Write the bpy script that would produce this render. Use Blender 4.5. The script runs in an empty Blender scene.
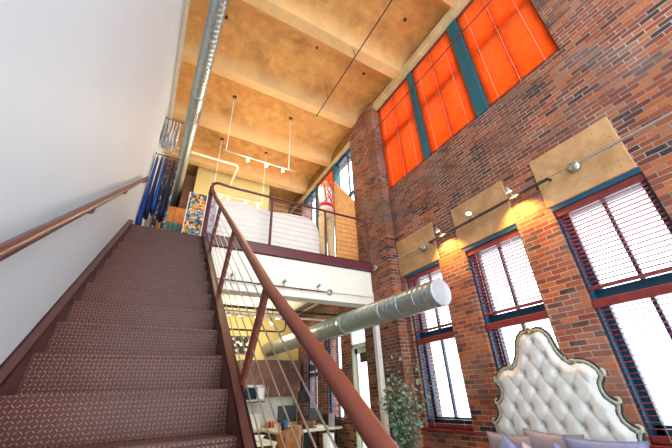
import bpy, bmesh, math, random
from mathutils import Vector, Matrix
random.seed(7)
C = bpy.context.scene.collection
PI = math.pi
FLOOR = -1.279          # measured from the lens; everything is lifted at the end
UP = 2.141              # loft floor
XL, XR, XP = -.51, 3.58, 3.40
YB = 8.2

# ------------------------------------------------------------------ materials
def nt(name):
    m = bpy.data.materials.new(name); m.use_nodes = True
    t = m.node_tree; b = t.nodes['Principled BSDF']
    return m, t, b
def N(t, k, **kw):
    n = t.nodes.new(k)
    for a, v in kw.items(): setattr(n, a, v)
    return n
def math_(t, op, a, b=None, c=None):
    n = N(t, 'ShaderNodeMath', operation=op)
    for i, v in enumerate((a, b, c)):
        if v is None: continue
        if isinstance(v, (int, float)): n.inputs[i].default_value = v
        else: t.links.new(v, n.inputs[i])
    return n.outputs[0]
def ramp(t, fac, stops, interp='LINEAR'):
    r = N(t, 'ShaderNodeValToRGB'); r.color_ramp.interpolation = interp
    e = r.color_ramp.elements
    while len(e) < len(stops): e.new(.5)
    for x, (p, c) in zip(e, stops): x.position = p; x.color = (*c, 1)
    t.links.new(fac, r.inputs[0]); return r.outputs[0]
def noise(t, scale, detail=4, vec=None, rough=.5):
    n = N(t, 'ShaderNodeTexNoise'); n.inputs['Scale'].default_value = scale
    n.inputs['Detail'].default_value = detail; n.inputs['Roughness'].default_value = rough
    if vec is None: vec = N(t, 'ShaderNodeNewGeometry').outputs['Position']
    t.links.new(vec, n.inputs['Vector']); return n.outputs['Fac']
def bump(t, b, h, s=.3, d=.005):
    n = N(t, 'ShaderNodeBump'); n.inputs['Strength'].default_value = s; n.inputs['Distance'].default_value = d
    t.links.new(h, n.inputs['Height']); t.links.new(n.outputs[0], b.inputs['Normal'])
def mix(t, f, a, b_, blend='MIX'):
    n = N(t, 'ShaderNodeMix', data_type='RGBA', blend_type=blend)
    for i, v in ((0, f), (6, a), (7, b_)):
        if isinstance(v, (int, float)): n.inputs[i].default_value = v
        elif isinstance(v, tuple): n.inputs[i].default_value = (*v, 1)
        else: t.links.new(v, n.inputs[i])
    return n.outputs[2]
def mat(name, col, rough=.5, metal=0, var=.12, scale=12, bmp=0, spec=None, emit=None):
    m, t, b = nt(name)
    b.inputs['Roughness'].default_value = rough; b.inputs['Metallic'].default_value = metal
    if spec is not None: b.inputs['Specular IOR Level'].default_value = spec
    f = noise(t, scale)
    c = ramp(t, f, [(.3, tuple(x*(1-var) for x in col)), (.7, tuple(min(1, x*(1+var)) for x in col))])
    t.links.new(c, b.inputs['Base Color'])
    if bmp: bump(t, b, f, bmp)
    if emit: b.inputs['Emission Color'].default_value = (*col, 1); b.inputs['Emission Strength'].default_value = emit
    return m

M = {}
M['plaster'] = mat('white plaster', (.52, .59, .64), .55, var=.02, scale=1.5)
M['trim'] = mat('cream trim paint', (.62, .55, .38), .5)
M['maroon'] = mat('maroon painted steel', (.075, .022, .02), .36, var=.1, scale=20)
M['purple'] = mat('plum painted steel', (.12, .028, .034), .38, var=.1, scale=20)
M['rust'] = mat('red brown painted steel', (.15, .034, .02), .4, var=.1, scale=20)
M['steel'] = mat('stainless cable', (.55, .54, .5), .3, 1, var=.1)
M['dark'] = mat('black metal', (.02, .02, .022), .45, var=.2)
M['grey'] = mat('grey metal', (.35, .36, .36), .4, .8)
M['zinc'] = mat('electrical conduit zinc', (.42, .43, .42), .35, .8)
M['teal'] = mat('teal window paint', (.004, .095, .13), .4, var=.15)
M['navy'] = mat('deep blue green sash paint', (.005, .05, .10), .4, var=.15)
M['whitepaint'] = mat('white gloss paint', (.8, .8, .74), .35, var=.03)
M['cream'] = mat('cream painted beam', (.86, .84, .74), .5, var=.03, scale=3)
M['yellow'] = mat('yellow wall paint', (.68, .57, .24), .6, var=.06, scale=2)
M['brownwall'] = mat('brown wall paint', (.2, .1, .035), .7, var=.25, scale=3)
M['wood'] = mat('dark walnut', (.13, .06, .035), .4, var=.35, scale=5)
M['cream_fabric'] = mat('cream linen', (.62, .62, .60), .8, var=.03, scale=40, bmp=.1)
M['gold'] = mat('antique gold', (.42, .26, .1), .4, .6, var=.3, scale=60)
M['bronze'] = mat('dark bronze edge', (.028, .018, .012), .45, .1, var=.3, scale=60)
M['greenpaint'] = mat('grey green antique paint', (.30, .33, .28), .5, var=.2, scale=50)
M['pvc'] = mat('cream pipe', (.8, .74, .55), .4)
M['lens'] = mat('lamp lens glass', (1, .8, .5), .3, emit=6)
M['tan'] = mat('tan board', (.42, .24, .11), .7, var=.15, scale=6)
M['stem'] = mat('plant stem bark', (.16, .09, .05), .8)
M['leaf'] = mat('eucalyptus leaf', (.15, .25, .17), .55, var=.5, scale=14)
M['pot'] = mat('terracotta pot', (.4, .18, .1), .7)
M['floor'] = mat('concrete floor', (.3, .27, .23), .5, var=.15, scale=3)
M['loftfloor'] = mat('loft floor planks', (.3, .17, .09), .5, var=.2, scale=4)
M['black'] = mat('black plastic', (.012, .012, .014), .4)
M['silver'] = mat('brushed silver', (.5, .5, .5), .35, .9)
M['glassdark'] = mat('dark oven glass', (.01, .03, .04), .1)
M['paper'] = mat('white paper', (.8, .8, .78), .7, var=.02)
M['cap'] = mat('pale sheet metal', (.40, .43, .46), .35, .25, var=.05)
M['orange'] = mat('orange plastic', (.7, .16, .03), .5)
M['red'] = mat('red fabric', (.62, .02, .03), .6)
M['orangewood'] = mat('orange bent wood', (.34, .12, .022), .4, var=.3, scale=10)
M['green'] = mat('bright green plastic', (.1, .6, .06), .4)
M['blueplastic'] = mat('blue plastic', (.03, .14, .4), .4)
M['ivory'] = mat('ivory table top', (.72, .68, .5), .4)
M['skin'] = mat('mannequin shell', (.62, .45, .3), .5)
M['creamcloth'] = mat('cream trousers cloth', (.72, .55, .3), .8, bmp=.1)
M['whitecloth'] = mat('white cloth', (.86, .86, .80), .8, var=.03, scale=8, bmp=.1)
M['cabinetorange'] = mat('orange stained wood', (.4, .14, .03), .5, var=.25, scale=6)

def galv():
    m, t, b = nt('galvanised steel')
    b.inputs['Metallic'].default_value = .85; b.inputs['Roughness'].default_value = .34
    g = N(t, 'ShaderNodeNewGeometry').outputs['Position']
    v = N(t, 'ShaderNodeTexVoronoi'); v.inputs['Scale'].default_value = 45; t.links.new(g, v.inputs['Vector'])
    c = ramp(t, v.outputs['Distance'], [(0, (.33, .39, .39)), (1, (.47, .53, .53))])
    t.links.new(c, b.inputs['Base Color'])
    return m
M['galv'] = galv()

def brick(name, dark=1.0, stops=None):
    m, t, b = nt(name)
    g = N(t, 'ShaderNodeNewGeometry').outputs['Position']
    s = N(t, 'ShaderNodeSeparateXYZ'); t.links.new(g, s.inputs[0])
    u = math_(t, 'ADD', s.outputs[0], s.outputs[1])
    cv = N(t, 'ShaderNodeCombineXYZ'); t.links.new(u, cv.inputs[0]); t.links.new(s.outputs[2], cv.inputs[1])
    nz = N(t, 'ShaderNodeTexNoise'); nz.inputs['Scale'].default_value = 9; t.links.new(cv.outputs[0], nz.inputs['Vector'])
    wob = N(t, 'ShaderNodeVectorMath', operation='MULTIPLY_ADD'); t.links.new(nz.outputs['Color'], wob.inputs[0])
    wob.inputs[1].default_value = (.012, .012, 0); t.links.new(cv.outputs[0], wob.inputs[2])
    br = N(t, 'ShaderNodeTexBrick'); t.links.new(wob.outputs[0], br.inputs['Vector'])
    br.inputs['Scale'].default_value = 1
    br.inputs['Brick Width'].default_value = .158; br.inputs['Row Height'].default_value = .0535
    br.inputs['Mortar Size'].default_value = .0052; br.inputs['Mortar Smooth'].default_value = .35
    br.inputs['Color1'].default_value = (0, 0, 0, 1); br.inputs['Color2'].default_value = (1, 1, 1, 1)
    br.inputs['Mortar'].default_value = (.5, .5, .5, 1)
    stops = stops or [(0, (.016, .014, .018)), (.1, (.07, .02, .014)), (.22, (.15, .03, .014)), (.42, (.26, .052, .018)), (.58, (.15, .035, .022)), (.78, (.38, .10, .02)), (1, (.27, .10, .045))]
    c = ramp(t, br.outputs['Color'], stops)
    n1 = noise(t, 45, 4); c = mix(t, .35, c, ramp(t, n1, [(.3, (.35, .35, .35)), (.7, (.75, .7, .65))]), 'OVERLAY')
    # old lime and soot blooms, fixed to the wall
    n2 = noise(t, 1.7, 5, rough=.6); f2 = ramp(t, n2, [(.48, (0, 0, 0)), (.7, (.55, .55, .55))])
    c = mix(t, f2, c, (.22, .16, .145))
    n3 = noise(t, .9, 3); f3 = ramp(t, n3, [(.46, (0, 0, 0)), (.68, (.6, .6, .6))])
    c = mix(t, f3, c, (.065, .04, .032))
    c = mix(t, br.outputs['Fac'], c, ramp(t, noise(t, 3, 4), [(.35, (.15, .115, .095)), (.65, (.36, .31, .27))]))
    t.links.new(c, b.inputs['Base Color']); b.inputs['Roughness'].default_value = .85
    inv = math_(t, 'SUBTRACT', 1, br.outputs['Fac'])
    h = math_(t, 'ADD', inv, math_(t, 'MULTIPLY', n1, .5))
    bump(t, b, h, .7, .008)
    return m
M['brick'] = brick('old red brick')

def stained():
    m, t, b = nt('orange stained concrete ceiling')
    n1 = noise(t, 1.6, 8, rough=.62); n2 = noise(t, 5, 8, rough=.65)
    c = ramp(t, n1, [(.28, (.36, .17, .05)), (.42, (.50, .25, .075)), (.52, (.60, .31, .095)), (.62, (.56, .24, .07)), (.78, (.68, .44, .18))])
    c = mix(t, .6, c, ramp(t, n2, [(.3, (.32, .30, .28)), (.7, (.66, .66, .62))]), 'OVERLAY')
    g = N(t, 'ShaderNodeSeparateXYZ'); t.links.new(N(t, 'ShaderNodeNewGeometry').outputs['Position'], g.inputs[0])
    # paler colour on ribs and haunches paints in the light they catch
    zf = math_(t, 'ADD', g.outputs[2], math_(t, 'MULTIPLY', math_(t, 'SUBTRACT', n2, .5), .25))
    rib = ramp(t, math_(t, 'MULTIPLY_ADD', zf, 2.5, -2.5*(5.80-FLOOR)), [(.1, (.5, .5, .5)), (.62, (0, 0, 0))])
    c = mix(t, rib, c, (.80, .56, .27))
    t.links.new(c, b.inputs['Base Color']); b.inputs['Roughness'].default_value = .8
    bump(t, b, n2, .25, .02)
    return m
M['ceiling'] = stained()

def pitted():
    m, t, b = nt('pitted sandy concrete')
    n1 = noise(t, 6, 6)
    v = N(t, 'ShaderNodeTexVoronoi'); v.inputs['Scale'].default_value = 22
    g = N(t, 'ShaderNodeNewGeometry').outputs['Position']; t.links.new(g, v.inputs['Vector'])
    c = ramp(t, n1, [(.3, (.34, .18, .075)), (.7, (.50, .29, .135))])
    p = ramp(t, v.outputs['Distance'], [(.13, (1, 1, 1)), (.2, (0, 0, 0))])
    c = mix(t, p, c, (.2, .12, .07))
    t.links.new(c, b.inputs['Base Color']); b.inputs['Roughness'].default_value = .85
    bump(t, b, n1, .4, .01)
    return m
M['lintel'] = pitted()
M['headstone'] = mat('pale yellow concrete band', (.55, .43, .22), .8, var=.2, scale=4, bmp=.3)

def plate():
    m, t, b = nt('maroon diamond plate')
    g = N(t, 'ShaderNodeNewGeometry').outputs['Position']
    s = N(t, 'ShaderNodeSeparateXYZ'); t.links.new(g, s.inputs[0])
    P = .0185
    a = math_(t, 'DIVIDE', s.outputs[0], P)
    w = math_(t, 'DIVIDE', math_(t, 'ADD', s.outputs[1], s.outputs[2]), P)
    par = math_(t, 'MODULO', math_(t, 'ADD', math_(t, 'ADD', math_(t, 'FLOOR', a), math_(t, 'FLOOR', w)), 2000), 2)
    la = math_(t, 'SUBTRACT', math_(t, 'FRACT', a), .5); lb = math_(t, 'SUBTRACT', math_(t, 'FRACT', w), .5)
    r1 = math_(t, 'ADD', la, lb); r2 = math_(t, 'SUBTRACT', la, lb)
    sg = math_(t, 'SUBTRACT', math_(t, 'MULTIPLY', par, 2), 1)
    # swap the long axis from cell to cell
    p = math_(t, 'ADD', math_(t, 'MULTIPLY', par, r1), math_(t, 'MULTIPLY', math_(t, 'SUBTRACT', 1, par), r2))
    q = math_(t, 'ADD', math_(t, 'MULTIPLY', par, r2), math_(t, 'MULTIPLY', math_(t, 'SUBTRACT', 1, par), r1))
    e = math_(t, 'ADD', math_(t, 'POWER', math_(t, 'DIVIDE', math_(t, 'ABSOLUTE', p), .66), 2), math_(t, 'POWER', math_(t, 'DIVIDE', math_(t, 'ABSOLUTE', q), .21), 2))
    h = math_(t, 'MINIMUM', math_(t, 'MULTIPLY', math_(t, 'MAXIMUM', math_(t, 'SUBTRACT', 1, e), 0), 2.2), 1)
    painted_glint = ramp(t, math_(t, 'MULTIPLY', h, 1.3), [(0, (.066, .022, .017)), (1, (.27, .125, .10))])  # raised lozenges coloured paler, painting in their highlights
    n = noise(t, 5, 5)
    c = mix(t, .4, painted_glint, ramp(t, n, [(.3, (.35, .33, .33)), (.7, (.65, .6, .55))]), 'OVERLAY')
    t.links.new(c, b.inputs['Base Color'])
    b.inputs['Roughness'].default_value = .33; b.inputs['Specular IOR Level'].default_value = .22
    bump(t, b, h, 1, .003)
    return m
M['plate'] = plate()

def trans(name, col, rough=.5, tf=.6):
    m, t, b = nt(name)
    f = noise(t, 8); c = ramp(t, f, [(.3, tuple(x*.85 for x in col)), (.7, tuple(min(1, x*1.1) for x in col))])
    t.links.new(c, b.inputs['Base Color']); b.inputs['Roughness'].default_value = rough
    tr = N(t, 'ShaderNodeBsdfTranslucent'); t.links.new(c, tr.inputs['Color'])
    mx = N(t, 'ShaderNodeMixShader'); mx.inputs[0].default_value = tf
    t.links.new(b.outputs[0], mx.inputs[1]); t.links.new(tr.outputs[0], mx.inputs[2])
    t.links.new(mx.outputs[0], t.nodes['Material Output'].inputs['Surface'])
    return m
M['slat'] = trans('mahogany blind slat', (.42, .055, .045), .35, .25)
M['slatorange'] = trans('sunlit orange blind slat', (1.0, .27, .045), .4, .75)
M['valance'] = mat('mahogany valance', (.17, .022, .02), .35, var=.2, scale=8)
M['whitetape'] = mat('blind ladder cord', (.6, .5, .45), .7)
M['tanshade'] = trans('tan shade cloth', (.62, .40, .22), .8, .55)

def glass():
    m, t, b = nt('window glass')
    t.nodes.remove(b)
    tr = N(t, 'ShaderNodeBsdfTransparent'); tr.inputs[0].default_value = (.96, .98, .98, 1)
    gl = N(t, 'ShaderNodeBsdfGlossy'); gl.inputs['Roughness'].default_value = .03
    mx = N(t, 'ShaderNodeMixShader'); mx.inputs[0].default_value = .05
    t.links.new(tr.outputs[0], mx.inputs[1]); t.links.new(gl.outputs[0], mx.inputs[2])
    t.links.new(mx.outputs[0], t.nodes['Material Output'].inputs['Surface'])
    return m
M['glass'] = glass()

def cellmat(name, stops, scale, rough=.7, stretch=(1, 1, 1)):
    m, t, b = nt(name)
    g = N(t, 'ShaderNodeNewGeometry').outputs['Position']
    mp = N(t, 'ShaderNodeMapping'); mp.inputs['Scale'].default_value = stretch; t.links.new(g, mp.inputs[0])
    v = N(t, 'ShaderNodeTexVoronoi'); v.inputs['Scale'].default_value = scale; t.links.new(mp.outputs[0], v.inputs['Vector'])
    s = N(t, 'ShaderNodeSeparateColor'); t.links.new(v.outputs['Color'], s.inputs[0])
    c = ramp(t, s.outputs[0], stops, 'CONSTANT')
    t.links.new(c, b.inputs['Base Color']); b.inputs['Roughness'].default_value = rough
    return m
M['floral'] = cellmat('bold floral print', [(0, (.05, .07, .08)), (.22, (.85, .27, .02)), (.45, (.05, .25, .65)), (.62, (.18, .3, .08)), (.75, (.75, .6, .35)), (.88, (.03, .03, .04))], 24)
M['blackwhite'] = cellmat('black and white print', [(0, (.02, .02, .02)), (.7, (.75, .75, .7))], 18)
M['bluecloth'] = mat('royal blue cloth', (.01, .07, .38), .75, var=.3, scale=20)
M['navycloth'] = mat('navy cloth', (.012, .02, .08), .8, var=.3, scale=20)
M['blackprint'] = cellmat('black print cloth', [(0, (.012, .012, .02)), (.6, (.03, .04, .1)), (.78, (.3, .3, .36))], 30)
M['pinkprint'] = cellmat('white and magenta print cloth', [(0, (.75, .74, .74)), (.6, (.5, .48, .5)), (.78, (.6, .05, .25)), (.9, (.8, .8, .8))], 28)
M['greylace'] = cellmat('grey lace cloth', [(0, (.7, .7, .72)), (.5, (.3, .3, .33))], 34)
M['tealcloth'] = mat('teal cloth', (.01, .22, .24), .8, var=.3, scale=20)
M['mauve'] = mat('mauve pillow satin', (.235, .205, .23), .5, var=.08, scale=12)
M['bluepillow'] = mat('blue grey pillow satin', (.16, .20, .36), .5, var=.1, scale=12)
M['lilac'] = mat('pale lilac pillow satin', (.42, .37, .44), .5, var=.08, scale=12)
M['lilacprint'] = cellmat('lilac damask print', [(0, (.6, .58, .66)), (.6, (.35, .3, .45))], 30)

# ------------------------------------------------------------------ geometry
ORG = {}
class MB:
    def __init__(s): s.v = []; s.f = []; s.sm = []
    def add(s, vs, fs, smooth=False):
        k = len(s.v); s.v += [tuple(v) for v in vs]; s.f += [tuple(i+k for i in f) for f in fs]; s.sm += [smooth]*len(fs); return s
    def box(s, x0, x1, y0, y1, z0, z1):
        v = [(x, y, z) for x in (x0, x1) for y in (y0, y1) for z in (z0, z1)]
        return s.add(v, [(0,1,3,2),(4,6,7,5),(0,4,5,1),(2,3,7,6),(0,2,6,4),(1,5,7,3)])
    def tube(s, pts, r, n=10, caps=True, rr=None):
        pts = [Vector(p) for p in pts]; rings = []; up = None
        for i, p in enumerate(pts):
            d = (pts[min(i+1, len(pts)-1)]-pts[max(i-1, 0)]).normalized()
            if up is None: up = d.orthogonal().normalized()
            up = (up-d*up.dot(d)).normalized(); w = d.cross(up)
            q = rr[i] if rr else r
            rings.append([p+up*math.cos(2*PI*k/n)*q+w*math.sin(2*PI*k/n)*q for k in range(n)])
        vs = [v for R in rings for v in R]; fs = []
        for i in range(len(rings)-1):
            for k in range(n):
                a = i*n+k; b = i*n+(k+1) % n; fs.append((a, b, b+n, a+n))
        s.add(vs, fs, True)
        if caps:
            s.add(rings[0], [tuple(range(n))[::-1]]); s.add(rings[-1], [tuple(range(n))])
        return s
    def lathe(s, c, prof, axis=(0, 0, 1), n=24):
        a = Vector(axis).normalized(); u = a.orthogonal().normalized(); w = a.cross(u); c = Vector(c)
        vs = [c+a*h+(u*math.cos(2*PI*k/n)+w*math.sin(2*PI*k/n))*r for r, h in prof for k in range(n)]
        fs = [(i*n+k, i*n+(k+1) % n, (i+1)*n+(k+1) % n, (i+1)*n+k) for i in range(len(prof)-1) for k in range(n)]
        return s.add(vs, fs, True)
    def prism(s, poly, axis, a, b):
        # poly of 2-D points; axis 0: (y,z), 1: (x,z), 2: (x,y)
        def P(p, t): return {0: (t, p[0], p[1]), 1: (p[0], t, p[1]), 2: (p[0], p[1], t)}[axis]
        n = len(poly); vs = [P(p, a) for p in poly]+[P(p, b) for p in poly]
        fs = [tuple(range(n))[::-1], tuple(range(n, 2*n))]+[(i, (i+1) % n, (i+1) % n+n, i+n) for i in range(n)]
        return s.add(vs, fs)
    def build(s, name, m, parent=None, bevel=0, loc=None, solid=0, subsurf=0):
        me = bpy.data.meshes.new(name)
        if parent is not None: o0 = ORG[parent]
        elif loc is not None: o0 = Vector(loc)
        else:
            xs = [v[0] for v in s.v]; ys = [v[1] for v in s.v]; zs = [v[2] for v in s.v]
            o0 = Vector(((min(xs)+max(xs))/2, (min(ys)+max(ys))/2, min(zs)))
        me.from_pydata([tuple(Vector(v)-o0) for v in s.v], [], s.f); me.update()
        for p, q in zip(me.polygons, s.sm): p.use_smooth = q
        bm = bmesh.new(); bm.from_mesh(me); bmesh.ops.recalc_face_normals(bm, faces=bm.faces); bm.to_mesh(me); bm.free()
        o = bpy.data.objects.new(name, me); C.objects.link(o)
        me.materials.append(M[m])
        if parent is not None: o.parent = parent
        else: o.location = o0
        ORG[o] = o0
        if bevel:
            b = o.modifiers.new('bevel', 'BEVEL'); b.width = bevel; b.segments = 2; b.limit_method = 'ANGLE'
        if solid:
            b = o.modifiers.new('solid', 'SOLIDIFY'); b.thickness = solid
        if subsurf:
            b = o.modifiers.new('sub', 'SUBSURF'); b.levels = b.render_levels = subsurf
        return o
def box(*a): return MB().box(*a)
def tube(pts, r, n=10): return MB().tube(pts, r, n)
def disc(c, r, axis, h=.02, n=24): return MB().lathe(c, [(0, 0), (r, 0), (r, h), (0, h)], axis, n)
def tag(o, label=None, cat=None, group=None, kind=None):
    for k, v in (('label', label), ('category', cat), ('group', group), ('kind', kind)):
        if v: o[k] = v
    return o
def thing(name, loc, label=None, cat=None, group=None, kind=None):
    o = bpy.data.objects.new(name, None); C.objects.link(o); o.location = loc; ORG[o] = Vector(loc)
    o.empty_display_size = .1
    return tag(o, label, cat, group, kind)
def struct(mb, name, m, **k): return tag(mb.build(name, m, **k), kind='structure')
def arc(c, r, a0, a1, n, plane='yz'):
    out = []
    for i in range(n+1):
        a = a0+(a1-a0)*i/n; u, v = r*math.cos(a), r*math.sin(a)
        out.append({'yz': (c[0], c[1]+u, c[2]+v), 'xy': (c[0]+u, c[1]+v, c[2]), 'xz': (c[0]+u, c[1], c[2]+v)}[plane])
    return out

# ------------------------------------------------------------------ room shell
def holed(x0, x1, ya, yb, za, zb, holes):
    ys = sorted({ya, yb, *[h[0] for h in holes], *[h[1] for h in holes]}); zs = sorted({za, zb, *[h[2] for h in holes], *[h[3] for h in holes]})
    ys = [y for y in ys if ya <= y <= yb]; zs = [z for z in zs if za <= z <= zb]
    inside = lambda y, z: any(h[0] < y < h[1] and h[2] < z < h[3] for h in holes)
    mb = MB(); ny, nz = len(ys)-1, len(zs)-1
    full = [[not inside((ys[i]+ys[i+1])/2, (zs[j]+zs[j+1])/2) for j in range(nz)] for i in range(ny)]
    F = lambda i, j: 0 <= i < ny and 0 <= j < nz and full[i][j]
    for i in range(ny):
        for j in range(nz):
            if not full[i][j]: continue
            a, b, c, d = ys[i], ys[i+1], zs[j], zs[j+1]
            mb.add([(x0,a,c),(x0,b,c),(x0,b,d),(x0,a,d)], [(0,1,2,3)]); mb.add([(x1,a,c),(x1,b,c),(x1,b,d),(x1,a,d)], [(3,2,1,0)])
            if not F(i-1, j): mb.add([(x0,a,c),(x1,a,c),(x1,a,d),(x0,a,d)], [(0,1,2,3)])
            if not F(i+1, j): mb.add([(x0,b,c),(x1,b,c),(x1,b,d),(x0,b,d)], [(3,2,1,0)])
            if not F(i, j-1): mb.add([(x0,a,c),(x1,a,c),(x1,b,c),(x0,b,c)], [(3,2,1,0)])
            if not F(i, j+1): mb.add([(x0,a,d),(x1,a,d),(x1,b,d),(x0,b,d)], [(0,1,2,3)])
    bm = mb; return bm
WIN = [(3.06, 3.84, -.43, 1.72), (1.81, 2.59, -.43, 1.72), (.60, 1.40, -.43, 1.72)]
LINT = [(3.04, 3.93, 1.72, 2.36), (1.80, 2.65, 1.72, 2.35), (.61, 1.43, 1.72, 2.36)]
UWIN = (.65, 3.95, 3.50, 5.71)
FWIN = (4.90, 8.1, 2.45, 5.62)
DOOR = (4.88, 5.62, FLOOR+.02, 1.15)
LOWW = [(6.02, 6.75, -.5, 1.25), (7.12, 7.8, -.5, 1.25)]
struct(holed(XR, XR+.34, -2.2, 10.6, FLOOR-.2, 6.2, WIN+LINT+[UWIN, FWIN, DOOR]+LOWW), 'wall_right', 'brick', loc=(XR, 4, FLOOR))
struct(box(XP, XR, 3.95, 4.87, FLOOR, 5.86), 'trim_1', 'brick')                  # brick pier
struct(box(XL-.2, XL, -2.2, 10.4, FLOOR-.2, 6.2), 'wall_left', 'plaster')
struct(box(XL, XL+.035, -1.2, 8, 5.74, 5.82), 'trim_2', 'trim')
struct(box(XL-.2, XR+.34, -2.2, 10.6, FLOOR-.2, FLOOR), 'floor', 'floor')
struct(box(XL-.2, XR+.34, YB, YB+.15, FLOOR, UP-.22), 'wall_back', 'yellow')
struct(box(.36, 2.5, YB, YB+.15, UP, 6.15), 'wall_back_loft', 'yellow')
struct(box(2.40, 2.5, YB+.15, 9.6, UP, 6.15), 'wall_recess', 'brownwall')
struct(box(XL-.2, XR+.34, 10.4, 10.6, UP, 6.1), 'wall_far', 'brownwall')
# vaulted ceiling between ribs
ribs = [-1.65, -.05, 1.55, 3.15, 4.75, 6.35, 7.95, 9.55]
prof = [(-1.2, 5.86)]
for a, b in zip(ribs, ribs[1:]+[11.15]):
    y0, y1 = a, b-.20
    for i in range(25):
        t = i/24; prof.append((y0+(y1-y0)*t, 5.80+.30*(1-abs(2*t-1)**5)))
prof = [(y, z) for y, z in prof if -1.2 <= y <= 10.6]+[(10.6, 5.8)]
mb = MB(); n = len(prof)
for X0, X1 in ((XL-.2, XR+.34),):
    vs = [(X0, y, z) for y, z in prof]+[(X1, y, z) for y, z in prof]
    mb.add(vs, [(i, i+1, i+1+n, i+n) for i in range(n-1)], False)
    mb.box(X0, X1, -1.2, 10.6, 6.12, 6.25)
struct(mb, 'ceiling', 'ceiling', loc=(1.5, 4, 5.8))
struct(box(XP+.06, XR, -1.2, 3.95, 5.71, 5.86), 'trim_3', 'headstone')
struct(box(XR-.02, XR, 4.87, 10.4, 5.62, 5.76), 'trim_4', 'headstone')
for i, (a, b, c, d) in enumerate(LINT):
    struct(box(XR-.012, XR+.3, a, b, c, d), 'trim_%d' % (i+5), 'lintel', bevel=.01)
struct(box(XR-.008, XR, 4.87, 10.4, 5.76, 6.08), 'trim_12', 'brownwall')  # dark sheet added over the lunettes to paint in their shade
# loft
struct(box(XL, XR, 4.62, 10.4, 1.95, UP), 'floor_loft', 'loftfloor')
struct(box(.50, XP, 4.52, 4.72, 1.60, 1.975), 'trim_8', 'cream', bevel=.006)
struct(box(.50, XP, 4.50, 4.75, 1.36, 1.595), 'trim_9', 'cream', bevel=.006)
struct(box(XL, XP, 4.75, YB, 1.90, 1.948), 'ceiling_kitchen', 'cream')
struct(box(XL, .40, 4.78, 4.88, FLOOR, 1.90), 'wall_stair', 'plaster')
mb = MB().box(.44, XP, 4.47, 4.615, 1.985, 2.0).box(.44, XP, 4.47, 4.485, 2.0, UP).box(.44, XP, 4.47, 4.615, UP-.012, UP+.003)
struct(mb, 'trim_10', 'purple')

# ------------------------------------------------------------------ windows
def window(n, y0, y1, z0, z1, rail, muntins=1, m='navy', depth=.16, x=XR, jamb=.055, rw=.07):
    t = thing('window_%d' % n, (x+depth, (y0+y1)/2, z0), kind='structure')
    a = x+depth; b = a+.06
    fr = MB().box(x+.05, b+.03, y0, y0+.025, z0, z1).box(x+.05, b+.03, y1-.025, y1, z0, z1).box(x+.02, b+.03, y0, y1, z1-.06, z1).box(x+.04, b+.05, y0, y1, z0, z0+.04)
    fr.build('window_frame', m, t)
    s = MB().box(a, b, y0+.025, y0+.025+jamb, z0+.04, z1-.06).box(a, b, y1-.025-jamb, y1-.025, z0+.04, z1-.06)
    s.box(a, b, y0, y1, z1-.12, z1-.06).box(a, b, y0, y1, z0+.04, z0+.12)
    if rail: s.box(a-.01, b, y0+.02, y1-.02, rail-rw/2, rail+rw/2)
    s.build('sash', m, t, bevel=.004)
    for k in range(muntins):
        c = y0+(y1-y0)*(k+1)/(muntins+1); MB().box(a+.01, b-.01, c-.016, c+.016, z0+.1, z1-.1).build('muntin', m, t)
    box(a+.028, a+.034, y0+.05, y1-.05, z0+.08, z1-.08).build('window_pane', 'glass', t)
    return t
def blind(name, label, group, x, y0, y1, z0, z1, step=.044, w=.043, tilt=0., slat='slat', valance=.075, bottom=.03, cords=2, gap=None):
    t = thing(name, (x, (y0+y1)/2, z0), label, 'window blind', group)
    box(x-w/2-.012, x+w/2, y0+.004, y1-.004, z1-valance, z1).build('valance', 'valance', t, bevel=.004)
    mb = MB(); z = z1-valance-step*.6; c, s = math.cos(tilt)*w/2, math.sin(tilt)*w/2
    while z > z0+bottom+step*.4:
        mb.prism([(x-c, z+s), (x-c, z+s+.0028), (x, z+.0058), (x+c, z-s+.0028), (x+c, z-s), (x, z+.003)], 1, y0+.01, y1-.01)
        z -= step
    o = mb.build('slats', slat, t)
    box(x-w/2, x+w/2, y0+.008, y1-.008, z0, z0+bottom).build('bottom_rail', 'valance', t, bevel=.004)
    for k in range(cords):
        yy = y0+(y1-y0)*(k+.5)/cords if cords > 2 else (y0+.13, y1-.13)[k]
        MB().tube([(x-w/2-.003, yy, z0+.01), (x-w/2-.003, yy, z1-.01)], .0017, 5).build('ladder_cord', 'whitetape', t)
    return t
place = ['beside the potted plant', 'behind the tufted headboard', 'at the right edge of the view']
for i, (a, b, c, d) in enumerate(WIN):
    w = window(i+1, a, b, c, d, .75, depth=.15, rw=.10)
    box(XR+.0, XR+.05, a, b, d-.055, d-.002).build('head_board', 'navy', w)
    box(XR-.03, XR+.16, a-.02, b+.02, c-.03, c).build('window_sill', 'valance', w, bevel=.005)
    blind('window_blind', 'mahogany blind over the upper sash of the window '+place[i], 'upper blinds of the lower windows', XR+.05, a+.005, b-.005, .79, d-.055, tilt=.03)
    blind('window_blind', 'mahogany blind over the lower sash of the window '+place[i], 'lower blinds of the lower windows', XR+.05, a+.005, b-.005, c+.005, .695, tilt=.05, bottom=.05)
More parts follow.
